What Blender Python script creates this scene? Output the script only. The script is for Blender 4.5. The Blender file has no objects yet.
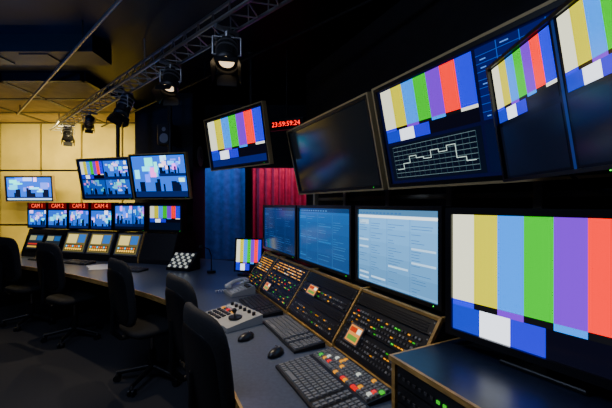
import bpy, math, random
from mathutils import Vector, Matrix
random.seed(4)
V=Vector
SC=bpy.context.scene

# ---------------------------------------------------------------- materials
MATS={}
def mat(name,col,rough=.5,metal=0.,noise=None,bump=0.,emit=None,es=0.,kind=None,spec=.5):
    m=bpy.data.materials.new(name); m.use_nodes=True
    nt=m.node_tree; b=nt.nodes['Principled BSDF']
    b.inputs['Base Color'].default_value=(*col,1); b.inputs['Roughness'].default_value=rough
    b.inputs['Metallic'].default_value=metal
    b.inputs['Specular IOR Level'].default_value=spec
    if emit: 
        b.inputs['Emission Color'].default_value=(*emit,1); b.inputs['Emission Strength'].default_value=es
    if noise or bump:
        tc=nt.nodes.new('ShaderNodeTexCoord')
        if kind=='wood':
            mp=nt.nodes.new('ShaderNodeMapping'); mp.inputs['Scale'].default_value=(3,3,14)
            nt.links.new(tc.outputs['Object'],mp.inputs['Vector'])
            n=nt.nodes.new('ShaderNodeTexNoise'); n.inputs['Scale'].default_value=noise[0]; n.inputs['Detail'].default_value=6
            nt.links.new(mp.outputs['Vector'],n.inputs['Vector'])
        else:
            n=nt.nodes.new('ShaderNodeTexNoise'); n.inputs['Scale'].default_value=noise[0]; n.inputs['Detail'].default_value=5
            nt.links.new(tc.outputs['Object'],n.inputs['Vector'])
        r=nt.nodes.new('ShaderNodeValToRGB')
        r.color_ramp.elements[0].position=.35; r.color_ramp.elements[1].position=.65
        k=noise[1]
        r.color_ramp.elements[0].color=(col[0]*(1-k),col[1]*(1-k),col[2]*(1-k),1)
        r.color_ramp.elements[1].color=(min(1,col[0]*(1+k)),min(1,col[1]*(1+k)),min(1,col[2]*(1+k)),1)
        nt.links.new(n.outputs['Fac'],r.inputs['Fac']); nt.links.new(r.outputs['Color'],b.inputs['Base Color'])
        if bump:
            bp=nt.nodes.new('ShaderNodeBump'); bp.inputs['Strength'].default_value=bump; bp.inputs['Distance'].default_value=.005
            nt.links.new(n.outputs['Fac'],bp.inputs['Height']); nt.links.new(bp.outputs['Normal'],b.inputs['Normal'])
    MATS[name]=m; return m
mat('plastic_black',(.008,.008,.010),.35)
mat('panel_black',(.014,.014,.018),.42,noise=(30,.2))
mat('bezel_brass_glint',(.58,.43,.20),.4,.2)  # brass-like frame edge, with side-light reflection put into its tan colour
mat('desk_laminate',(.10,.115,.15),.28,noise=(60,.12))
mat('cabinet_top',(.012,.020,.045),.33,noise=(40,.15))
mat('wood_oak',(.50,.28,.07),.4,noise=(4,.3),kind='wood')
mat('carpet',(.024,.024,.03),.95,noise=(220,.45),bump=.6)
mat('paint_dark',(.012,.012,.018),.7,noise=(8,.2))
mat('paint_ceiling',(.005,.006,.010),.45,noise=(5,.3),spec=.3)
mat('acoustic_yellow',(.72,.56,.10),.8,noise=(3,.08))
mat('ceiling_tile',(.34,.24,.06),.8,noise=(6,.15))
mat('metal_grey',(.32,.32,.33),.35,.9)
mat('metal_pale',(.60,.55,.42),.5,.05)
mat('metal_black',(.016,.016,.018),.45,.5)
mat('fabric_black',(.009,.009,.011),.85,noise=(180,.5),bump=.5)
mat('plastic_beige',(.42,.41,.38),.45)
mat('plastic_white',(.7,.7,.68),.4)
mat('key_grey',(.20,.20,.20),.5)
mat('key_dark',(.05,.05,.055),.45)
mat('paper',(.75,.75,.72),.8)
mat('curtain_blue',(.04,.14,.42),.8,noise=(10,.2))
mat('curtain_red',(.50,.03,.10),.8,noise=(10,.2))
mat('blue_wall',(.05,.12,.3),.7,noise=(3,.2))
m=mat('screen',(.004,.004,.005),.14)
nt=m.node_tree; a=nt.nodes.new('ShaderNodeAttribute'); a.attribute_name='Col'
nt.links.new(a.outputs['Color'],nt.nodes['Principled BSDF'].inputs['Emission Color'])
nt.nodes['Principled BSDF'].inputs['Emission Strength'].default_value=2.2

def srgb(r,g,b,k=1.,p=1.45):
    f=lambda c:((c/255)/12.92 if c/255<=.04045 else ((c/255+.055)/1.055)**2.4)
    c=(f(r),f(g),f(b)); m=max(max(c),1e-6)
    return tuple((x/m)**p*m*k for x in c)

# ---------------------------------------------------------------- mesh builder
class B:
    def __init__(s,name): s.name=name; s.v=[];s.f=[];s.m=[];s.c=[];s.sm=[];s.M=Matrix.Identity(4)
    def add(s,vs,fs,mt,col=None,smooth=False):
        o=len(s.v)
        s.v+= [tuple(s.M@V(p)) for p in vs]
        for f in fs:
            s.f.append([i+o for i in f]); s.m.append(mt); s.c.append(col or (0,0,0)); s.sm.append(smooth)
    def box(s,x0,x1,y0,y1,z0,z1,mt,col=None,ch=0.):
        if ch<=0:
            vs=[(x,y,z) for z in(z0,z1) for y in(y0,y1) for x in(x0,x1)]
            s.add(vs,[(0,2,3,1),(4,5,7,6),(0,1,5,4),(2,6,7,3),(0,4,6,2),(1,3,7,5)],mt,col)
        else:
            def ring(i,z): return [(x0+i+ch,y0+i,z),(x1-i-ch,y0+i,z),(x1-i,y0+i+ch,z),(x1-i,y1-i-ch,z),(x1-i-ch,y1-i,z),(x0+i+ch,y1-i,z),(x0+i,y1-i-ch,z),(x0+i,y0+i+ch,z)]
            R=[ring(ch*.7,z0),ring(0,z0+ch*.7),ring(0,z1-ch*.7),ring(ch*.7,z1)]
            vs=sum(R,[]); fs=[tuple(reversed(range(8))),tuple(range(24,32))]
            for k in range(3):
                for i in range(8):
                    j=(i+1)%8; fs.append((k*8+i,k*8+j,k*8+8+j,k*8+8+i))
            s.add(vs,fs,mt,col)
    def cyl(s,p0,p1,r0,mt,r1=None,n=14,cap=True,col=None,capmat=None):
        p0=V(p0);p1=V(p1); r1=r0 if r1 is None else r1
        d=(p1-p0).normalized(); a=d.orthogonal().normalized(); b=d.cross(a)
        vs=[];
        for p,r in((p0,r0),(p1,r1)):
            for i in range(n):
                t=2*math.pi*i/n; vs.append(tuple(p+a*r*math.cos(t)+b*r*math.sin(t)))
        s.add(vs,[(i,(i+1)%n,n+(i+1)%n,n+i) for i in range(n)],mt,col,True)
        if cap:
            s.add(vs[:n],[tuple(reversed(range(n)))],mt,col)
            s.add(vs[n:],[tuple(range(n))],capmat or mt,col)
    def tube(s,pts,r,mt,n=8):
        for i in range(len(pts)-1): s.cyl(pts[i],pts[i+1],r,mt,n=n)
    def prism(s,poly,x0,x1,mt):
        n=len(poly); vs=[(x0,y,z) for y,z in poly]+[(x1,y,z) for y,z in poly]
        s.add(vs,[tuple(range(n)),tuple(reversed(range(n,2*n)))]+[(i,n+i,n+(i+1)%n,(i+1)%n) for i in range(n)],mt)
    def flat(s,poly,z0,z1,mt,side=None):
        n=len(poly); vs=[(x,y,z0) for x,y in poly]+[(x,y,z1) for x,y in poly]
        s.add(vs,[tuple(reversed(range(n))),tuple(range(n,2*n))],mt)
        s.add(vs,[(i,(i+1)%n,n+(i+1)%n,n+i) for i in range(n)],side or mt)
    def rects(s,L,W,H,mx,y=-.001,x0=0,z0=0):   # screen picture elements, each a hair in front of the previous
        for k,(a,b,c,d,col) in enumerate(L):
            yy=y-.00004*k
            xa=x0+a*W; xb=x0+c*W; za=z0+b*H; zb=z0+d*H
            s.add([(xa,yy,za),(xb,yy,za),(xb,yy,zb),(xa,yy,zb)],[(0,1,2,3)],'screen',col)
    def cushion(s,c,a,b,h,e,mt,bend=0.,nu=24,nv=14):
        def p(v,e): return math.copysign(abs(v)**e,v)
        vs=[];fs=[]
        for j in range(nv+1):
            ph=-math.pi/2+math.pi*j/nv
            for i in range(nu):
                th=2*math.pi*i/nu
                x=a*p(math.cos(ph),e)*p(math.cos(th),e); z=h*p(math.cos(ph),e)*p(math.sin(th),e); y=b*p(math.sin(ph),.8)
                vs.append((c[0]+x,c[1]+y+bend*(x/a)**2,c[2]+z))
        for j in range(nv):
            for i in range(nu): fs.append((j*nu+i,j*nu+(i+1)%nu,(j+1)*nu+(i+1)%nu,(j+1)*nu+i))
        s.add(vs,fs,mt,None,True)
    def ell(s,c,r,mt,nu=14,nv=8,half=False,col=None):
        vs=[];fs=[]
        for j in range(nv+1):
            ph=(0 if half else -math.pi/2)+(math.pi/2 if half else math.pi)*j/nv
            for i in range(nu):
                th=2*math.pi*i/nu; vs.append((c[0]+r[0]*math.cos(ph)*math.cos(th),c[1]+r[1]*math.cos(ph)*math.sin(th),c[2]+r[2]*math.sin(ph)))
        for j in range(nv):
            for i in range(nu): fs.append((j*nu+i,j*nu+(i+1)%nu,(j+1)*nu+(i+1)%nu,(j+1)*nu+i))
        s.add(vs,fs,mt,col,True)
    def text(s,txt,size,x,y,z,mt,col=None,al='CENTER'):
        cu=bpy.data.curves.new('t','FONT'); cu.body=txt; cu.size=size; cu.align_x=al; cu.align_y='CENTER'; cu.resolution_u=2
        ob=bpy.data.objects.new('t',cu); SC.collection.objects.link(ob)
        bpy.context.view_layer.update()
        me=bpy.data.meshes.new_from_object(ob.evaluated_get(bpy.context.evaluated_depsgraph_get()))
        s.add([(x+p.co.x,y,z+p.co.y) for p in me.vertices],[tuple(q.vertices) for q in me.polygons],mt,col)
        bpy.data.objects.remove(ob); bpy.data.meshes.remove(me); bpy.data.curves.remove(cu)
    def done(s,bevel=0):
        me=bpy.data.meshes.new(s.name); me.from_pydata(s.v,[],s.f); names=[]
        for n in s.m:
            if n not in names: names.append(n)
        for n in names: me.materials.append(MATS[n])
        at=me.color_attributes.new('Col','FLOAT_COLOR','CORNER')
        for p,mn,c,sm in zip(me.polygons,s.m,s.c,s.sm):
            p.material_index=names.index(mn); p.use_smooth=sm
            for l in p.loop_indices: at.data[l].color=(*c,1)
        me.update()
        ob=bpy.data.objects.new(s.name,me); SC.collection.objects.link(ob)
        return ob

def frame(BL,BR,z0,h=1,lean=0):
    X=V((BR[0]-BL[0],BR[1]-BL[1],0)); W=X.length; X.normalize()
    Y0=V((0,0,1)).cross(X); Z=V((0,0,h))-Y0*lean; H=Z.length; Z.normalize(); Y=Z.cross(X)
    M=Matrix(((X.x,Y.x,Z.x,BL[0]),(X.y,Y.y,Z.y,BL[1]),(X.z,Y.z,Z.z,z0),(0,0,0,1)))
    return M,W,H
def face(c,fwd,z=0):
    f=V((fwd[0],fwd[1],0)).normalized(); X=f.cross(V((0,0,1)))
    return Matrix(((X.x,f.x,0,c[0]),(X.y,f.y,0,c[1]),(0,0,1,z),(0,0,0,1)))

O=V((.315,1.55)); U=V((-.44,.898)); VV=V((.898,.44))
def st(s,t): p=O+U*s+VV*t; return (p.x,p.y)

# ---------------------------------------------------------------- screen pictures
def bars(x0,y0,x1,y1,k=1.):
    L=[];w=(x1-x0)/7;h=y1-y0
    cols=[srgb(205,205,185),srgb(180,175,0),srgb(0,145,225),srgb(0,165,20),srgb(118,26,185),srgb(240,22,0),srgb(5,20,205)]
    L.append((x0,y0,x1,y1,(0,0,0)))
    for i,c in enumerate(cols): L.append((x0+i*w,y0+h*.26,x0+(i+1)*w,y1,tuple(q*k for q in c)))
    c2=[srgb(15,25,210),(.003,.003,.004),srgb(118,26,185),(.003,.003,.004),srgb(0,145,225),(.003,.003,.004),srgb(205,205,195)]
    for i,c in enumerate(c2): L.append((x0+i*w,y0+h*.21,x0+(i+1)*w,y0+h*.26,tuple(q*k for q in c)))
    c3=[(srgb(15,55,165),1.25),(srgb(235,240,250),1.25),(srgb(40,15,185),1.25),(srgb(6,6,14),3.25)]
    x=x0
    for c,n in c3: L.append((x,y0,x+n*w,y0+h*.21,tuple(q*k for q in c))); x+=n*w
    return L
def studio(seed,x0=0,y0=0,x1=1,y1=1,br=1.):
    r=random.Random(seed); W=x1-x0;H=y1-y0
    L=[(x0,y0,x1,y1,srgb(30,95,175,br))]
    for i in range(16):
        a=r.random()*.9;b=.3+r.random()*.55
        L.append((x0+a*W,y0+b*H,x0+min(1,a+.03+r.random()*.18)*W,y0+min(1,b+.06+r.random()*.25)*H,srgb(r.choice([60,110,170,225]),r.choice([130,190,225]),r.choice([215,250]),br)))
    for i in range(8):
        a=r.random()*.9
        L.append((x0+a*W,y0,x0+min(1,a+.03+r.random()*.09)*W,y0+(.2+r.random()*.35)*H,srgb(8,14,30,br)))
    L.append((x0,y0,x1,y0+.14*H,srgb(12,26,60,br)))
    return L
def grid_blue(x0,y0,x1,y1):
    L=[(x0,y0,x1,y1,srgb(8,20,70))];W=x1-x0;H=y1-y0
    for i in range(1,9): L.append((x0,y0+H*i/9,x1,y0+H*i/9+.004,srgb(40,80,150)))
    for i in range(1,5): L.append((x0+W*i/5,y0,x0+W*i/5+.003,y1,srgb(40,80,150)))
    for i in range(9):
        for j in range(5):
            if random.random()<.6: L.append((x0+W*(j+.2)/5,y0+H*(i+.4)/9,x0+W*(j+.35+random.random()*.4)/5,y0+H*(i+.55)/9,srgb(90,130,190)))
    return L
def wave(x0,y0,x1,y1):
    L=[(x0,y0,x1,y1,srgb(6,10,20))];W=x1-x0;H=y1-y0
    for i in range(0,8): L.append((x0+W*.05,y0+H*(.08+i*.12),x1-W*.05,y0+H*(.083+i*.12)+.002,srgb(95,110,112)))
    for i in range(0,16): L.append((x0+W*(.05+i*.06),y0+H*.08,x0+W*(.05+i*.06)+.0015,y1-H*.08,srgb(45,62,68)))
    hs=[.3,.45,.62,.55,.5,.68,.6,.72,.4,.3]
    for i,h in enumerate(hs):
        a=x0+W*(.08+i*.085)
        L.append((a,y0+H*h,a+W*.085,y0+H*h+.005,srgb(180,195,190)))
        if i: lo,hi=sorted((hs[i-1],h)); L.append((a,y0+H*lo,a+.003,y0+H*hi+.005,srgb(180,195,190)))
    return L
def ui(seed,bg,ln,hi,rows=26,dens=.7,top=None):
    r=random.Random(seed); L=[(0,0,1,1,bg)]
    for i in range(5): L.append((0,.93-.18*(i+1),1,.93-.18*i,tuple(q*(1.25-.12*i) for q in bg)))
    L.append((0,.93,1,1,tuple(q*.5 for q in bg))); L.append((0,.89,1,.925,top or tuple(q*1.4 for q in bg)))
    for i in range(12): L.append((.02+i*.05,.945,.05+i*.05,.965,ln))
    for x in(.18,.42,.7): L.append((x,0,x+.003,.89,ln))
    L.append((.02,.80,.16,.86,hi))
    for i in range(rows):
        y=.86*(i+.5)/rows
        for (a,b) in((.02,.16),(.2,.4),(.44,.68),(.72,.97)):
            if r.random()<dens: L.append((a,y,a+(b-a)*(.2+.7*r.random()),y+.006,ln))
            if r.random()<.04: L.append((a,y-.01,b,y+.014,hi))
    return L

# ---------------------------------------------------------------- monitors
def monitor(name,BL,BR,z0,h,lean,pics,bez=.02,trim=False,th=.06,stand=None,mount=None,chin=None):
    b=B(name); M,W,H=frame(BL,BR,z0,h,lean); b.M=M
    ch=bez if chin is None else chin
    b.box(0,W,.006,th,0,H,'plastic_black')
    b.box(0,bez,-.008,.006,0,H,'plastic_black'); b.box(W-bez,W,-.008,.006,0,H,'plastic_black')
    b.box(bez,W-bez,-.008,.006,0,ch,'plastic_black'); b.box(bez,W-bez,-.008,.006,H-bez,H,'plastic_black')
    b.box(W*.2,W*.8,th,th+.035,H*.15,H*.8,'plastic_black')
    b.box(W*.5-.06,W*.5+.06,th+.035,th+.05,H*.45-.06,H*.45+.06,'metal_black')
    if trim:  # thin outer strips, coloured for light catching the brass-like frame sides
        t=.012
        b.box(-t,0,-.010,th*.7,-t,H+t,'bezel_brass_glint'); b.box(W,W+t,-.010,th*.7,-t,H+t,'bezel_brass_glint')
        b.box(0,W,-.010,th*.7,H,H+t,'bezel_brass_glint'); b.box(0,W,-.010,th*.7,-t,0,'bezel_brass_glint')
    b.rects(pics,W-2*bez,H-bez-ch,None,y=.005,x0=bez,z0=ch)
    b.cyl((W*.93,-.009,ch*.5),(W*.93,-.008,ch*.5),.003,'screen',col=srgb(60,255,90),n=8)
    c=M@V((W/2,th+.05,H*.45))
    back=(M.to_3x3()@V((0,1,0))); back.z=0; back.normalize()
    b.M=Matrix.Identity(4)
    if mount=='ceiling':
        q=c+back*.12; b.tube([c,q],.025,'metal_black'); b.cyl((q.x,q.y,q.z-.08),(q.x,q.y,3.3),.028,'metal_black')
        b.cyl((q.x,q.y,3.27),(q.x,q.y,3.3),.09,'metal_black')
    elif mount is not None:
        q=c+back*mount; b.tube([c,q],.022,'metal_black')
        b.cyl(q-V((0,0,.12)),q+V((0,0,.12)),.04,'metal_black')
    if stand is not None:
        q=c+back*.02
        b.cyl((q.x,q.y,stand+.01),(q.x,q.y,c.z),.022,'plastic_black')
        b.M=face((q.x,q.y),(back.x,back.y),stand+.001)
        b.box(-.13,.13,-.11,.08,0,.014,'plastic_black',ch=.005)
    return b.done()

DK=[(0,0,1,1,srgb(7,9,12))]
quad2=[(0,0,1,1,srgb(8,10,34))]+bars(.02,.44,.56,.985)+grid_blue(.575,.44,.985,.985)+wave(.02,.03,.56,.41)+[(.575,.03,.985,.41,srgb(8,14,34))]
quad1=[(0,0,1,1,srgb(4,5,9))]+bars(.01,.5,.475,.99,1.1)+bars(.525,.5,.99,.99,1.1)+[(.01,.02,.475,.46,srgb(8,11,20)),(.525,.02,.99,.46,srgb(8,11,20)),(.492,0,.508,1,srgb(25,40,75))]
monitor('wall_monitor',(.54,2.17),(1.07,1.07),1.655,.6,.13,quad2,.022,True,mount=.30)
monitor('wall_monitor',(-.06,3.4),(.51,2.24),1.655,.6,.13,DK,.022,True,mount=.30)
monitor('wall_monitor',(.786,1.34),(.75,.60),1.637,.45,.07,quad1,.012,False,mount=.45)
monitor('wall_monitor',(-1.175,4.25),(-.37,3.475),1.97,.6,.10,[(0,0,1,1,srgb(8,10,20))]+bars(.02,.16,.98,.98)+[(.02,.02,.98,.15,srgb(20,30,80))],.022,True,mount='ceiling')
pA=[(0,0,1,1,srgb(10,30,70))]+bars(.02,.52,.48,.97,.9)+studio(3,.5,.5,.98,.97,1.2)+studio(5,.02,.04,.48,.48,.6)+studio(8,.5,.04,.98,.48,.9)
pB=studio(12,0,0,1,1,1.5)+studio(14,.5,.5,1,1,1.6)
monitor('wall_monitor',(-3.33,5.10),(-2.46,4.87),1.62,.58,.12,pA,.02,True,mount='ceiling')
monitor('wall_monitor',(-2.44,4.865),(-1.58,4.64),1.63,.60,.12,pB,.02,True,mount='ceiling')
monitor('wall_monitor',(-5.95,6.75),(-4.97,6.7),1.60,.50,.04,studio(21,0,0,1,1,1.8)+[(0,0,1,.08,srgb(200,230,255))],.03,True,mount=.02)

uiC=ui(1,srgb(108,154,190),srgb(60,100,140),srgb(175,205,228),26,.65,srgb(225,235,240))
uiB=ui(2,srgb(34,76,116),srgb(70,112,150),srgb(45,98,142),22,.45)
uiA=ui(6,srgb(18,42,74),srgb(52,86,122),srgb(32,66,102),18,.45)
monitor('desktop_monitor',st(.50,.24),st(-.17,.24),1.075,.465,0,uiC,.022,stand=1.07)
monitor('desktop_monitor',st(1.36,.24),st(.545,.24),1.075,.465,0,uiB,.022,stand=1.07)
monitor('desktop_monitor',st(2.25,.24),st(1.39,.24),1.075,.465,0,uiA,.022,stand=1.07)
monitor('desktop_monitor',(.57,1.38),(.935,.83),1.03,.505,0,[(0,0,1,1,(0,0,0))]+bars(0,0,1,1,1.15),.026,stand=.98,th=.05)
monitor('desktop_monitor',(-.80,3.78),(-.48,3.72),.80,.37,-.04,bars(0,0,1,1),.018,stand=.75,th=.04)

# ---------------------------------------------------------------- desk
def catmull(P,n=6):
    out=[]
    for i in range(len(P)-1):
        p0=V(P[max(i-1,0)]);p1=V(P[i]);p2=V(P[i+1]);p3=V(P[min(i+2,len(P)-1)])
        for k in range(n):
            t=k/n; q=.5*((2*p1)+(p2-p0)*t+(2*p0-5*p1+4*p2-p3)*t*t+(3*p1-p0-3*p2+p3)*t**3); out.append((q.x,q.y))
    out.append(tuple(P[-1])); return out
front=catmull([st(-1.3,-.6),st(-.5,-.6),st(.1,-.6),st(.65,-.59),st(1.12,-.60),(-1.175,2.85),(-1.98,3.44),(-2.74,3.92),(-3.63,4.39),(-4.7,4.85)])
backp=[(-4.75,5.85),(-3.0,5.42),(-1.55,5.0),(-.55,4.55),st(2.3,.6),st(-1.3,.6)]
b=B('control_desk')
outl=front+backp
b.flat(list(reversed(outl)),.71,.75,'desk_laminate')
n=len(front)
for i in range(n-1):
    p=V(front[i]);q=V(front[i+1]);d=(q-p).normalized();o=V((-d.y,d.x))*.012
    if o.dot(V((-1,-1)))<0:o=-o
    b.flat([tuple(p),tuple(p+o),tuple(q+o),tuple(q)],.708,.752,'wood_oak')
for (p,f) in((st(-1.2,.1),U),(st(.75,.1),U),(st(2.0,.1),U),((-1.9,4.3),V((-.5,.85))),((-3.2,4.85),V((-.85,.5))),((-4.5,5.3),V((-.85,.5)))):
    b.M=face(p,VV if f is U else V((.4,.9))); b.box(-.02,.02,-.42,.42,0,.71,'panel_black')
b.M=Matrix.Identity(4)
for a,c in((st(-1.25,.5),st(2.2,.5)),((-.6,4.4),(-1.6,4.85)),((-1.6,4.85),(-4.6,5.7))):
    A=V(a);C=V(c);d=(C-A).normalized();o=V((-d.y,d.x))*.02
    b.flat([tuple(A-o),tuple(C-o),tuple(C+o),tuple(A+o)],.0,.71,'panel_black')
b.done()

b=B('equipment_console')
M,W,H=frame(st(2.05,0),st(-.22,0),.75); b.M=M; L=W
prof=[(0,.002),(0,.035),(.19,.30),(.55,.30),(.55,.002)]
b.prism(prof,0,L,'panel_black')
prof2=[(-.012,.003),(-.012,.045),(.182,.318),(.56,.318),(.56,.003)]
divs=[2.05,1.66,1.01,.36,-.22]
for s in divs:
    x=2.05-s; x=min(max(x,.01),L-.01); b.prism(prof2,x-.007,x+.007,'wood_oak')
b.box(0,L,.18,.20,.30,.314,'wood_oak'); b.box(0,L,-.012,0,.003,.02,'wood_oak')
AMB=srgb(255,190,40);GRN=srgb(90,215,70);REDL=srgb(255,50,30);WHL=srgb(230,235,225)
slope=math.atan2(.265,.19)
Ms=M@Matrix.Translation((0,0,.035))@Matrix.Rotation(slope-math.pi/2,4,'X')
r=random.Random(9)
def rack(x0,x1,z0,z1,kind):
    b.box(x0,x1,-.014,.001,z0,z1,'plastic_black' if kind!='yellow' else 'panel_black')
    for x in(x0+.008,x1-.008):
        for z in(z0+.01,z1-.01): b.cyl((x,-.016,z),(x,-.014,z),.004,'metal_grey',n=8)
    w=x1-x0-.05; nx=int(w/.021); nz=max(1,int((z1-z0-.015)/.021))
    if kind=='vent':
        for i in range(int((z1-z0)/.012)-1): b.box(x0+.03,x1-.03,-.018,-.014,z0+.01+i*.012,z0+.014+i*.012,'metal_black')
        return
    for i in range(nx):
        for j in range(nz):
            q=r.random(); x=x0+.025+i*w/nx; z=z0+.010+j*(z1-z0-.015)/nz
            if kind=='yellow': c=AMB if q<.68 else (WHL if q<.74 else None)
            elif kind=='mixed': c=AMB if q<.15 else GRN if q<.25 else REDL if q<.26 else None
            else: c=AMB if q<.04 else GRN if q<.08 else None
            k=(.4 if kind=='yellow' else .2)+.5*r.random()
            if c: b.box(x,x+.012,-.018,-.014,z,z+.006,'screen',tuple(v*k for v in c))
            else: b.box(x,x+.012,-.019,-.014,z,z+.010,'key_dark' if q<.75 else 'key_grey')
b.M=Ms
for k in range(4):
    a=2.05-divs[k]+.018; c=min(2.05-divs[k+1],L)-.018
    if k==0: R=[(.01,.14,'mixed'),(.15,.30,'yellow')]
    elif k==1: R=[(.01,.10,'few'),(.11,.20,'mixed'),(.21,.315,'yellow')]
    elif k==2: R=[(.01,.10,'few'),(.11,.16,'vent'),(.17,.24,'mixed'),(.25,.315,'vent')]
    else: R=[(.01,.12,'few'),(.13,.24,'mixed'),(.25,.315,'vent')]
    for z0,z1,kd in R:
        rack(a,c,z0,z1,kd)
for xx,zz,w,h in((1.78,.05,.10,.085),(1.18,.17,.11,.06),(.5,.03,.1,.06)):
    b.box(xx-.008,xx+w+.008,-.026,-.014,zz-.008,zz+h+.008,'metal_grey')
    b.rects([(0,0,1,1,srgb(225,160,90,.7)),(.05,.6,.6,.9,srgb(150,60,30)),(.1,.1,.9,.4,srgb(90,120,60)),(.65,.6,.95,.9,srgb(220,220,200))],w,h,None,y=-.0265,x0=xx,z0=zz)
b.done()

b=B('rack_cabinet')
M,W,H=frame(st(-.245,-.1),st(-1.25,-.1),.75); b.M=M
b.box(0,W,.006,.66,.002,.215,'panel_black'); b.box(-.0,W,-.006,.67,.215,.23,'cabinet_top')
b.box(0,W,-.018,-.006,.212,.230,'wood_oak'); b.box(-.010,0,-.018,.67,.212,.230,'wood_oak')
b.box(0,.018,-.012,.006,.002,.207,'wood_oak'); 
r=random.Random(3)
for i in range(2):
    x0=.03+i*.49
    for j in range(3):
        z0=.012+j*.066; b.box(x0,x0+.47,-.010,.006,z0,z0+.06,'plastic_black')
        for q in range(16):
            c=AMB if r.random()<.06 else GRN if r.random()<.05 else None
            b.box(x0+.03+q*.026,x0+.042+q*.026,-.014,-.010,z0+.02,z0+.03,'screen' if c else 'key_dark',tuple(v*.4 for v in c) if c else None)
        b.cyl((x0+.012,-.014,z0+.03),(x0+.012,-.010,z0+.03),.005,'metal_grey',n=8)
b.done()

# ---------------------------------------------------------------- desk-top gear
def keyboard(c,fwd,w,d,name='keyboard',key='key_dark',base='plastic_black',lit=.0,rows=6,pad=True,z=.75,colors=None,seed=1):
    b=B(name); b.M=face(c,fwd,z); r=random.Random(seed)
    b.prism([(-d/2,.002),(-d/2,.014),(d/2,.03),(d/2,.002)],-w/2,w/2,base)
    cols=int(w/.0205); kw=(w-.02)/cols; kd=(d-.02)/rows
    for j in range(rows):
        y=-d/2+.01+j*kd; zt=.014+.016*(y+d/2)/d
        i=0
        while i<cols:
            span=5 if (j==0 and i==4) else 1
            x=-w/2+.01+i*kw
            gap=(i in (int(cols*.68),int(cols*.83))) and pad
            if not gap:
                q=r.random(); mt=key; cl=None
                if q<lit: mt='screen'; cl=tuple(v*.45 for v in r.choice(colors or [AMB]))
                x1=x+kw*span-.003; y1=y+kd-.003; zz=zt+.009
                b.add([(x,y,zt),(x1,y,zt),(x1,y1,zt+.002),(x,y1,zt+.002),(x+.002,y+.002,zz),(x1-.002,y+.002,zz),(x1-.002,y1-.003,zz+.001),(x+.002,y1-.003,zz+.001)],
                      [(0,1,5,4),(1,2,6,5),(2,3,7,6),(3,0,4,7),(4,5,6,7)],mt,cl)
            i+=span
    return b
keyboard(st(1.27,-.13),VV,.50,.19,key='key_dark',base='plastic_black').done()
keyboard(st(.66,-.13),VV,.52,.19,key='key_grey',base='plastic_black',seed=2).done()
keyboard(st(.04,-.275),VV,.52,.19,key='key_grey',base='plastic_black',seed=3).done()
keyboard(st(.085,-.095),VV,.49,.14,name='vision_switcher',key='key_grey',lit=.13,rows=5,pad=False,colors=[AMB,REDL,WHL,AMB,GRN],seed=5).done()

def mouse(c,fwd):
    b=B('computer_mouse'); b.M=face(c,fwd,.751)
    b.ell((0,0,.004),(.032,.058,.033),'plastic_black',nu=20,nv=8,half=True); b.cyl((0,0,0),(0,0,.005),.03,'plastic_black',n=18)
    b.cyl((-.004,.03,.029),(.004,.03,.029),.008,'metal_grey',n=10)
    b.tube([(0,.055,.006),(-.01,.075,.004),(-.04,.09,.004),(-.07,.085,.004)],.0022,'plastic_black',6)
    b.done()
mouse((-.356,2.01),VV+U*.5); mouse((-.16,1.80),VV+U*.6)

b=B('joystick_controller'); b.M=face((-.51,2.33),VV+U*.25,.75)
b.prism([(-.13,.002),(-.13,.03),(.13,.065),(.13,.002)],-.19,.19,'plastic_beige')
zt=lambda y:.03+.035*(y+.13)/.26
b.cyl((.09,-.02,zt(-.02)),(.09,-.02,zt(-.02)+.012),.045,'plastic_black',n=20)
b.cyl((.09,-.02,zt(-.02)+.01),(.095,-.03,zt(-.02)+.05),.008,'metal_grey'); b.ell((.095,-.03,zt(-.02)+.055),(.016,.016,.017),'plastic_black')
for i in range(5):
    for j in range(4):
        x=-.16+i*.035;y=-.1+j*.035
        c=[None,REDL,None,AMB][(i*3+j)%4] if j>2 else None
        b.box(x,x+.022,y,y+.022,zt(y)-.003,zt(y)+.011,'screen' if c else 'key_dark',tuple(v*.4 for v in c) if c else None)
for i in range(6): b.cyl((-.15+i*.06,.085,.055),(-.15+i*.06,.085,.078),.012,'plastic_black',n=14)
b.box(-.16,-.02,.045,.068,.05,.062,'plastic_white')
b.done()

b=B('desk_telephone'); b.M=face(st(1.74,-.16),VV+U*.1,.75)
b.prism([(-.11,.002),(-.11,.025),(.10,.075),(.11,.06),(.11,.002)],-.10,.10,'plastic_beige')
for i in range(3):
    for j in range(4): b.box(-.005+i*.03,.015+i*.03,-.09+j*.03,-.07+j*.03,.028+j*.007,.040+j*.007,'plastic_white')
b.box(0,.085,.04,.08,.06,.076,'plastic_black')
b.cushion((-.06,-.085,.065),.026,.03,.02,.6,'plastic_white'); b.cushion((-.06,.085,.095),.026,.03,.02,.6,'plastic_white')
b.tube([(-.06,-.085,.075),(-.06,-.04,.098),(-.06,.03,.110),(-.06,.085,.108)],.016,'plastic_white',12)
pts=[(-.08+.018*math.cos(k*.9)-.004*k*.3,-.10-.003*k,.02+.010*math.sin(k*.9)) for k in range(30)]
b.tube(pts,.003,'plastic_white',6); b.done()

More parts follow.
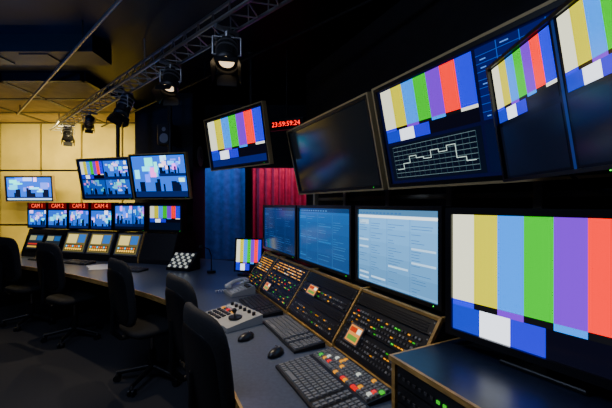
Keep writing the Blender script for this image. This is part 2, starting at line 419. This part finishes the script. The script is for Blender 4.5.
b=B('intercom_panel'); b.M=face((-1.50,4.15),(.35,.93),.75)
b.prism([(-.1,.002),(-.1,.03),(.06,.20),(.1,.20),(.1,.002)],-.17,.17,'plastic_black')
b.M=b.M@Matrix.Translation((0,-.1,.03))@Matrix.Rotation(math.atan2(.17,.16)-math.pi/2,4,'X')
for i in range(7):
    for j in range(5): b.box(-.15+i*.042,-.15+i*.042+.03,-.008,0,.015+j*.043,.045+j*.043,'screen' if (i+j)%2==0 else 'key_grey',srgb(220,225,220,.35) if (i+j)%2==0 else None)
b.done()
b=B('gooseneck_microphone'); b.cyl((-1.1,3.95,.751),(-1.1,3.95,.78),.05,'plastic_black',n=20)
b.tube([(-1.1,3.95,.78),(-1.1,3.95,.95),(-1.12,3.92,1.03),(-1.17,3.87,1.06)],.006,'metal_black'); b.ell((-1.19,3.855,1.065),(.022,.022,.022),'fabric_black'); b.done()

# ---------------------------------------------------------------- left console with camera monitors
CL=(-4.37,5.23);CR=(-1.74,4.43)
M0,W0,_=frame(CL,CR,.75)
def lp(x,y): p=M0@V((x,y,0)); return (p.x,p.y)
b=B('camera_control_console'); b.M=M0
b.prism([(0,.002),(0,.06),(.12,.40),(.5,.40),(.5,.002)],0,W0,'panel_black')
for x in(0.01,.78,1.74,2.2,W0-.01): b.prism([(-.01,.003),(-.01,.065),(.11,.415),(.5,.415),(.5,.003)],x-.009,x+.009,'wood_oak' if x>2.1 and x<2.5 else 'plastic_black')
b.M=M0@Matrix.Translation((0,0,.06))@Matrix.Rotation(math.atan2(.34,.12)-math.pi/2,4,'X')
for i,(x0,w) in enumerate(((.82,.42),(1.28,.42),(1.78,.40))):
    b.box(x0,x0+w,-.02,0,.03,.34,'key_grey')
    L=[(0,0,1,1,srgb(80,75,50)),(.06,.45,.55,.94,srgb(195,180,120)),(.6,.5,.94,.94,srgb(50,100,150)),(.06,.06,.94,.38,srgb(50,45,30))]
    for q in range(8): L.append((.08+q*.105,.1,.15+q*.105,.2,srgb(240,200,90)));L.append((.08+q*.105,.25,.15+q*.105,.33,srgb(210,120,50) if q%3 else srgb(90,200,230)))
    b.rects(L,w-.04,.27,None,y=-.021,x0=x0+.02,z0=.05)
for x0 in(.06,.42):
    b.box(x0,x0+.33,-.02,0,.04,.30,'plastic_black')
    b.rects([(0,0,1,1,srgb(25,30,35)),(.05,.6,.5,.92,srgb(120,120,95)),(.55,.6,.95,.92,srgb(40,80,120)),(.05,.1,.9,.2,srgb(180,150,60)),(.05,.3,.7,.38,srgb(170,50,30))],.29,.22,None,y=-.021,x0=x0+.02,z0=.06)
b.done()
for i in range(4):
    x=-.12+i*.43
    b0=B('camera_monitor'); b0.M=M0@Matrix.Translation((x,.16,.417)); w=.42
    b0.box(0,w,.005,.12,0,.405,'plastic_black',ch=.004)
    b0.box(0,w,-.003,.005,0,.02,'plastic_black'); b0.box(0,w,-.003,.005,.285,.305,'plastic_black'); b0.box(0,.02,-.003,.005,0,.405,'plastic_black'); b0.box(w-.02,w,-.003,.005,0,.405,'plastic_black')
    b0.rects(studio(30+i,0,0,1,1,1.2),w-.04,.265,None,y=.004,x0=.02,z0=.02)
    b0.rects([(0,0,1,1,srgb(70,6,4))],w-.04,.09,None,y=.003,x0=.02,z0=.308)
    b0.text('CAM %d'%(i+1),.088,w/2,-.0005,.352,'screen',srgb(255,110,80,1.1))
    b0.done()
for i in range(2):
    x=1.62+i*.6
    monitor('preview_monitor',lp(x,.14),lp(x+.58,.14),1.167,.40,0,([(0,0,1,1,srgb(6,12,25))]+studio(50,.02,.1,.6,.95,1.3)+studio(51,.62,.1,.98,.95,.9)) if i==0 else ([(0,0,1,1,srgb(6,12,25))]+bars(.03,.3,.97,.95,.8)),.03,stand=None,th=.1)
for cx,cy,sd in((-3.05,4.58,11),(-2.12,4.10,12),(-3.75,4.85,13)):
    keyboard((cx,cy),(.35,.93),.42,.15,seed=sd).done()
b=B('paper_sheets')
for k,(x,y,a) in enumerate(((-2.58,4.28,.3),(-2.66,4.34,.7),(-2.54,4.38,-.1))):
    b.M=Matrix.Translation((x,y,.7515+.001*k))@Matrix.Rotation(a,4,'Z'); b.box(-.105,.105,-.148,.148,0,.0008,'paper')
b.done()

# ---------------------------------------------------------------- chairs
def chair(bc,fwd,top=1.07):
    f=V(fwd).normalized(); c=V(bc)+f*.27
    b=B('office_chair'); b.M=face((c.x,c.y),f)
    for k in range(5):
        a=2*math.pi*k/5+.3; x,y=math.cos(a),math.sin(a)
        b.cyl((x*.03,y*.03,.11),(x*.29,y*.29,.075),.024,'plastic_black',r1=.016)
        b.cyl((x*.29,y*.29,.085),(x*.29,y*.29,.05),.009,'metal_grey',n=8)
        tx,ty=-y*.02,x*.02
        for s in(-1,1): b.cyl((x*.29+tx*s*.5,y*.29+ty*s*.5,.028),(x*.29+tx*s*1.3,y*.29+ty*s*1.3,.028),.028,'plastic_black',n=14)
    b.cyl((0,0,.09),(0,0,.26),.03,'plastic_black'); b.cyl((0,0,.26),(0,0,.43),.016,'metal_grey'); b.box(-.11,.11,-.13,.11,.415,.435,'metal_black')
    Mx=b.M; b.M=Mx@Matrix.Translation((0,.0,.475))@Matrix.Rotation(math.pi/2,4,'X'); b.cushion((0,0,0),.235,.045,.235,.45,'fabric_black'); b.M=Mx
    hb=.28; zc=top-hb
    b.M=Mx@Matrix.Translation((0,-.28,zc))@Matrix.Rotation(math.radians(6),4,'X')
    b.cushion((0,0,0),.235,.035,hb,.45,'fabric_black',bend=.035)
    b.cushion((0,-.022,-.02),.20,.028,hb*.8,.45,'plastic_black',bend=.03)
    b.M=Mx
    b.tube([(0,-.1,.425),(0,-.26,.43),(0,-.325,.50),(0,-.318,zc)],.02,'metal_black',10)
    return b.done()
chair((-.465,1.55),(.79,.61),1.085)
chair((-.80,2.17),(.775,.634),1.10)
chair((-1.55,2.83),(.68,.73),1.10)
chair((-2.80,3.70),(.45,.89),1.14)
chair((-3.68,4.18),(.42,.9),1.15)

# ---------------------------------------------------------------- truss and spotlights
T0=V((-.24+.9,2.25-.83,2.9)); T1=V((-4.6,6.26,2.9)); 
d=(T1-T0).normalized(); side=V((-d.y,d.x,0))
b=B('lighting_truss'); LEN=(T1-T0).length
ch=[side*.09,-side*.09,V((0,0,.17))]
for c in ch: b.cyl(T0+c,T1+c,.014,'metal_grey',n=10)
N=int(LEN/.22)
for i in range(N):
    a=T0+d*(LEN*i/N); e=T0+d*(LEN*(i+1)/N); m=(a+e)/2
    b.cyl(a+ch[0],m+ch[1],.006,'metal_grey',n=6); b.cyl(m+ch[1],e+ch[0],.006,'metal_grey',n=6)
    b.cyl(a+ch[0],m+ch[2],.006,'metal_grey',n=6); b.cyl(m+ch[2],e+ch[1],.006,'metal_grey',n=6)
for k in(.1,.45,.97):
    p=T0+d*LEN*k+ch[2]; b.cyl(p,(p.x,p.y,3.3),.008,'metal_grey',n=8)
b.done()
for off,mt in((.55,'metal_grey'),(-.75,'metal_black')):
    b=B('ceiling_pipe'); o=side*off+V((0,0,.2)); b.cyl(T0+o,T1+o,.015,mt,n=10)
    for k in(.08,.46,.96):
        p=T0+o+d*LEN*k; b.cyl(p,(p.x,p.y,3.3),.008,'metal_black',n=8)
    b.done()
mat('lens',(.8,.7,.5),.2,emit=(1,.72,.4),es=2.0)
def spot(pos,aim,power,size=1.,col=(1,.82,.55),ang=70):
    pos=V(pos); b=B('stage_spotlight'); dr=(V(aim)-pos).normalized()
    ax=dr.cross(V((0,0,1))).normalized(); up=ax.cross(dr)
    R=Matrix(((ax.x,dr.x,up.x,pos.x),(ax.y,dr.y,up.y,pos.y),(ax.z,dr.z,up.z,pos.z),(0,0,0,1)))
    b.M=R; s=size
    b.cyl((0,-.17*s,0),(0,.05*s,0),.085*s,'metal_black',n=20); b.cyl((0,-.21*s,0),(0,-.17*s,0),.05*s,'metal_black',r1=.085*s,n=20)
    b.cyl((0,.05*s,0),(0,.07*s,0),.085*s,'metal_black',r1=.095*s,n=20)
    n=20; ro=.095*s; ri=.088*s
    ring=lambda r_,y:[(r_*math.cos(2*math.pi*i/n),y,r_*math.sin(2*math.pi*i/n)) for i in range(n)]
    vs=ring(ro,.07*s)+ring(ro,.13*s)+ring(ri,.13*s)+ring(ri,.075*s)
    b.add(vs,[(k*n+i,k*n+(i+1)%n,(k+1)*n+(i+1)%n,(k+1)*n+i) for k in range(3) for i in range(n)],'metal_black',None,True)
    b.cyl((0,.071*s,0),(0,.078*s,0),.06*s,'lens',n=20); 
    for k in range(3): b.cyl((0,(-.14+k*.05)*s,0),(0,(-.125+k*.05)*s,0),.092*s,'metal_grey',n=20)
    w=.085*s
    for k in range(4):
        b.M=R@Matrix.Rotation(k*math.pi/2,4,'Y'); e=1.15 if k%2 else .9
        b.add([(-w,.13*s,w),(w,.13*s,w),(w*e,.22*s,w*1.3),(-w*e,.22*s,w*1.3),(-w,.134*s,w+.004),(w,.134*s,w+.004),(w*e,.224*s,w*1.3+.004),(-w*e,.224*s,w*1.3+.004)],
              [(0,1,2,3),(7,6,5,4),(0,4,5,1),(1,5,6,2),(2,6,7,3),(3,7,4,0)],'metal_black')
    b.M=Matrix.Identity(4)
    topz=2.885
    for sg in(-1,1):
        q=pos+ax*.11*s*sg; b.tube([pos+ax*.08*s*sg,q,V((q.x,q.y,topz-.07))],.008*s,'metal_grey')
    q0=pos+ax*.11*s;q1=pos-ax*.11*s; b.tube([V((q0.x,q0.y,topz-.07)),V((q1.x,q1.y,topz-.07))],.009*s,'metal_grey')
    b.cyl((pos.x,pos.y,topz-.07),(pos.x,pos.y,topz-.01),.02,'metal_grey'); b.cyl(V((pos.x,pos.y,topz-.02))-side*.1,V((pos.x,pos.y,topz-.02))+side*.1,.018,'metal_grey')
    b.done()
    if power>0:
        li=bpy.data.lights.new('spot_lamp','SPOT'); li.energy=power; li.color=col; li.spot_size=math.radians(ang); li.spot_blend=.7; li.shadow_soft_size=.03
        lo=bpy.data.objects.new('spot_lamp',li); SC.collection.objects.link(lo); lo.location=pos+dr*.14*s
        lo.rotation_euler=dr.to_track_quat('-Z','Y').to_euler()
def tp(Y): k=(Y-T0.y)/(T1.y-T0.y); return T0+d*(LEN*k)
p=tp(2.58); spot((p.x,p.y,2.68),(-.4,1.5,.75),65,.95)
p=tp(3.2); spot((p.x,p.y,2.70),(-1.3,2.2,.75),50,.9)
p=tp(4.0); spot((p.x,p.y,2.68),(-2.6,3.4,.75),65,.88)
p=tp(5.7); spot((p.x,p.y,2.72),(-3.4,4.9,.9),50,.8)
p=tp(4.9); spot((p.x,p.y,2.72),(-4.6,6.9,1.4),170,.65,(1,.80,.36),100)

b=B('digital_clock'); M,W,H=frame((-.43,3.95),(-.03,3.77),2.40,.12,0); b.M=M
b.box(0,W,0,.06,0,H,'plastic_black',ch=.004)
b.text('23:59:59:24',.078,W/2,-.002,H/2,'screen',srgb(255,45,30,1.8))
b.cyl((W/2,.03,H),(W/2,.03,.9),.012,'metal_black'); b.done()

b=B('monitor_mounting_frame')
for s in(-1.1,-.26,.27,.86,1.48,2.1):
    x,y=st(s,.80); b.M=face((x,y),VV); b.box(-.022,.022,-.022,.022,0,2.12,'metal_pale')
b.M=Matrix.Identity(4)
for z in(1.60,1.98):
    p=st(-1.2,.84);q=st(2.2,.84); b.cyl((*p,z),(*q,z),.018,'metal_pale')
b.done()
b=B('power_cable'); 
pts=[(.80,1.12,1.66),(.84,1.08,1.60),(.90,1.0,1.585),(.96,.98,1.62),(1.02,1.0,1.60),(1.10,1.1,1.55),(1.25,1.26,1.5),(1.36,1.38,1.0),(1.4,1.42,.76)]
P=catmull([(a_,b_) for a_,b_,c_ in pts],5); Z=catmull([(c_,0) for a_,b_,c_ in pts],5)
b.tube([(P[i][0]+.06,P[i][1],Z[i][0]) for i in range(len(P))],.006,'plastic_black',8); b.done()

# ---------------------------------------------------------------- room
def slab(name,a,c,z0,z1,mt,th=.1):
    A=V(a);C=V(c);dd=(C-A).normalized();o=V((dd.y,-dd.x))*th
    b=B(name); b.flat([tuple(A),tuple(C),tuple(C+o),tuple(A+o)],z0,z1,mt); return b
b=B('floor'); b.box(-7.1,3.2,-2.1,7.6,-.1,0,'carpet'); b.done()
b=B('ceiling'); b.box(-7.1,3.2,-2.1,7.6,3.3,3.4,'paint_ceiling'); b.done()
RW0=st(-2.9,1.05);RW1=st(2.85,1.05)
slab('wall_right',RW0,RW1,0,3.3,'paint_dark',.1).done()
slab('wall_right_return',RW1,(.25,6.05),0,3.3,'paint_dark',.1).done()
slab('wall_right_near',(RW0[0],-2.0),RW0,0,3.3,'paint_dark',.1).done()
b=B('wall_front'); b.box(-7.0,RW0[0]+.1,-2.1,-2.0,0,3.3,'paint_dark'); b.done()
b=B('wall_left'); b.box(-7.1,-7.0,-2.1,7.1,0,3.3,'paint_dark'); b.done()
b=B('wall_back_left'); b.box(-7.0,-3.02,7.04,7.14,0,3.3,'metal_black')
x=-7.96
while x<-3.1:
    x0=max(x,-7.0);x1=min(x+.80,-3.05)
    if x1>x0+.05:
        for z0,z1 in((.02,1.1),(1.14,2.22),(2.26,3.28)): b.box(x0,x1,7.0,7.04,z0,z1,'acoustic_yellow')
    x+=.84
b.done()
b=B('wall_back_return'); b.box(-3.02,-2.92,6.0,7.1,0,3.3,'paint_dark'); b.done()
b=B('wall_back'); b.box(-2.92,-1.9,6.0,6.1,0,3.3,'paint_dark'); b.box(-1.9,.35,6.0,6.1,2.25,3.3,'paint_dark'); b.box(-1.9,.35,6.0,6.1,0,.5,'paint_dark'); b.box(.1,.35,6.0,6.1,.5,2.25,'paint_dark'); b.done()
b=B('window_1')
for x in(-1.9,-1.07,.04): b.box(x,x+(.12 if x==-1.07 else .07),5.97,6.1,.5,2.25,'metal_black')
b.box(-1.9,.1,5.97,6.1,.5,.56,'metal_black'); b.box(-1.9,.1,5.97,6.1,2.19,2.25,'metal_black'); b.done()
b=B('wall_studio_back'); b.box(-2.92,1.2,7.4,7.5,0,3.3,'blue_wall'); b.done()
b=B('wall_studio_right'); b.box(1.1,1.2,6.1,7.4,0,3.3,'paint_dark'); b.done()
def curtain(x0,x1,y,mt,amp=.035,fr=.62):
    b=B('studio_curtain'); n=int((x1-x0)/.012); vs=[];fs=[]
    for i in range(n+1):
        x=x0+(x1-x0)*i/n; yy=y+amp*math.sin(i*fr+.6*math.sin(i*.11))+.4*amp*math.sin(i*.23)
        vs+= [(x,yy,.02),(x,yy*.4+y*.6,3.1)]
    b.add(vs,[(2*i,2*i+2,2*i+3,2*i+1) for i in range(n)],mt,None,True)
    b.cyl((x0-.02,y,3.1),(x1+.02,y,3.1),.015,'metal_black'); b.cyl(((x0+x1)/2,y,3.1),((x0+x1)/2,y,3.3),.01,'metal_black'); b.done()
curtain(-2.4,-1.22,7.1,'curtain_blue',.02,.3); curtain(-1.18,.4,6.95,'curtain_red',.05,.55)
b=B('structural_column'); b.box(-2.12,-1.78,5.35,6.0,0,3.3,'paint_dark'); b.done()
b=B('wall_clock'); b.cyl((-1.78,5.64,2.34),(-1.75,5.64,2.34),.185,'metal_black',n=32); b.cyl((-1.75,5.64,2.34),(-1.747,5.64,2.34),.168,'plastic_white',n=32)
b.tube([(-1.744,5.64,2.34),(-1.744,5.64,2.46)],.004,'plastic_black'); b.tube([(-1.744,5.64,2.34),(-1.744,5.71,2.30)],.005,'plastic_black'); b.done()
b=B('ceiling_tiles')
for i in range(3):
    for j in range(3):
        x=-6.3+i*1.12;y=4.6+j*.78; b.box(x,x+1.05,y,y+.72,3.2,3.24,'ceiling_tile')
for i in range(4): b.box(-6.37+i*1.12,-6.30+i*1.12,4.53,6.92,3.19,3.3,'metal_black')
for j in range(4): b.box(-6.37,-2.95,4.53+j*.78,4.60+j*.78,3.19,3.3,'metal_black')
b.done()
for i in range(2):
    b=B('ventilation_duct'); b.box(-6.5,-2.2+i*.0,2.2+i*1.3,2.55+i*1.3,3.12,3.3,'metal_black')
    for k in range(7): b.box(-6.3+k*.55,-6.0+k*.55,2.25+i*1.3,2.5+i*1.3,3.11,3.12,'metal_black' if k%3==0 else 'plastic_black')
    b.done()
b=B('loudspeaker'); b.M=face((-2.05,5.05),(-.2,-.97)); b.box(-.11,.11,-.1,.1,2.42,2.72,'plastic_black',ch=.01)
b.cyl((0,.1,2.51),(0,.106,2.51),.07,'metal_grey',n=20); b.cyl((0,.1,2.64),(0,.106,2.64),.03,'metal_grey',n=16); b.cyl((0,0,2.72),(0,0,3.3),.012,'metal_black'); b.done()

# ---------------------------------------------------------------- lights
def area(name,loc,aim,size,power,col,sy=None):
    li=bpy.data.lights.new(name,'AREA'); li.energy=power; li.color=col; li.size=size
    if sy: li.shape='RECTANGLE'; li.size_y=sy
    o=bpy.data.objects.new(name,li); SC.collection.objects.link(o); o.location=loc
    o.rotation_euler=(V(aim)-V(loc)).to_track_quat('-Z','Y').to_euler()
area('wall_wash_lamp',(-4.9,5.9,2.95),(-4.9,7.0,1.5),2.4,62,(1,.80,.33),.2)
area('wall_wash_lamp',(-5.2,6.3,.3),(-5.2,6.7,3.2),1.5,14,(1,.76,.28),.3)
area('studio_blue_lamp',(-1.9,6.4,2.9),(-1.5,7.1,1.9),.4,15,(.22,.5,1))
area('studio_red_lamp',(-.3,6.35,2.9),(-.6,6.95,1.9),.4,17,(1,.35,.6))
area('overhead_fill',(-1.2,1.0,3.2),(-.9,2.2,0),1.2,36,(.55,.68,1))  # unseen cool fill added overhead to brighten the desk
area('overhead_fill',(-3.8,1.6,3.2),(-3.5,3.0,0),1.2,16,(.6,.7,1))  # second unseen fill, added to lift the left side
area('blue_ceiling_fill',(-3.2,2.2,2.2),(-3.7,2.5,3.3),.4,45,(.08,.25,1))  # unseen light added to give the dark ceiling a blue glow
w=bpy.data.worlds.new('w'); SC.world=w; w.use_nodes=True; w.node_tree.nodes['Background'].inputs[0].default_value=(.02,.03,.05,1); w.node_tree.nodes['Background'].inputs[1].default_value=.3

cam=bpy.data.cameras.new('camera'); co=bpy.data.objects.new('camera',cam); SC.collection.objects.link(co)
co.location=(0,0,1.55); co.rotation_euler=(math.pi/2,0,0); cam.lens=20; cam.sensor_width=36; cam.clip_start=.02
SC.camera=co
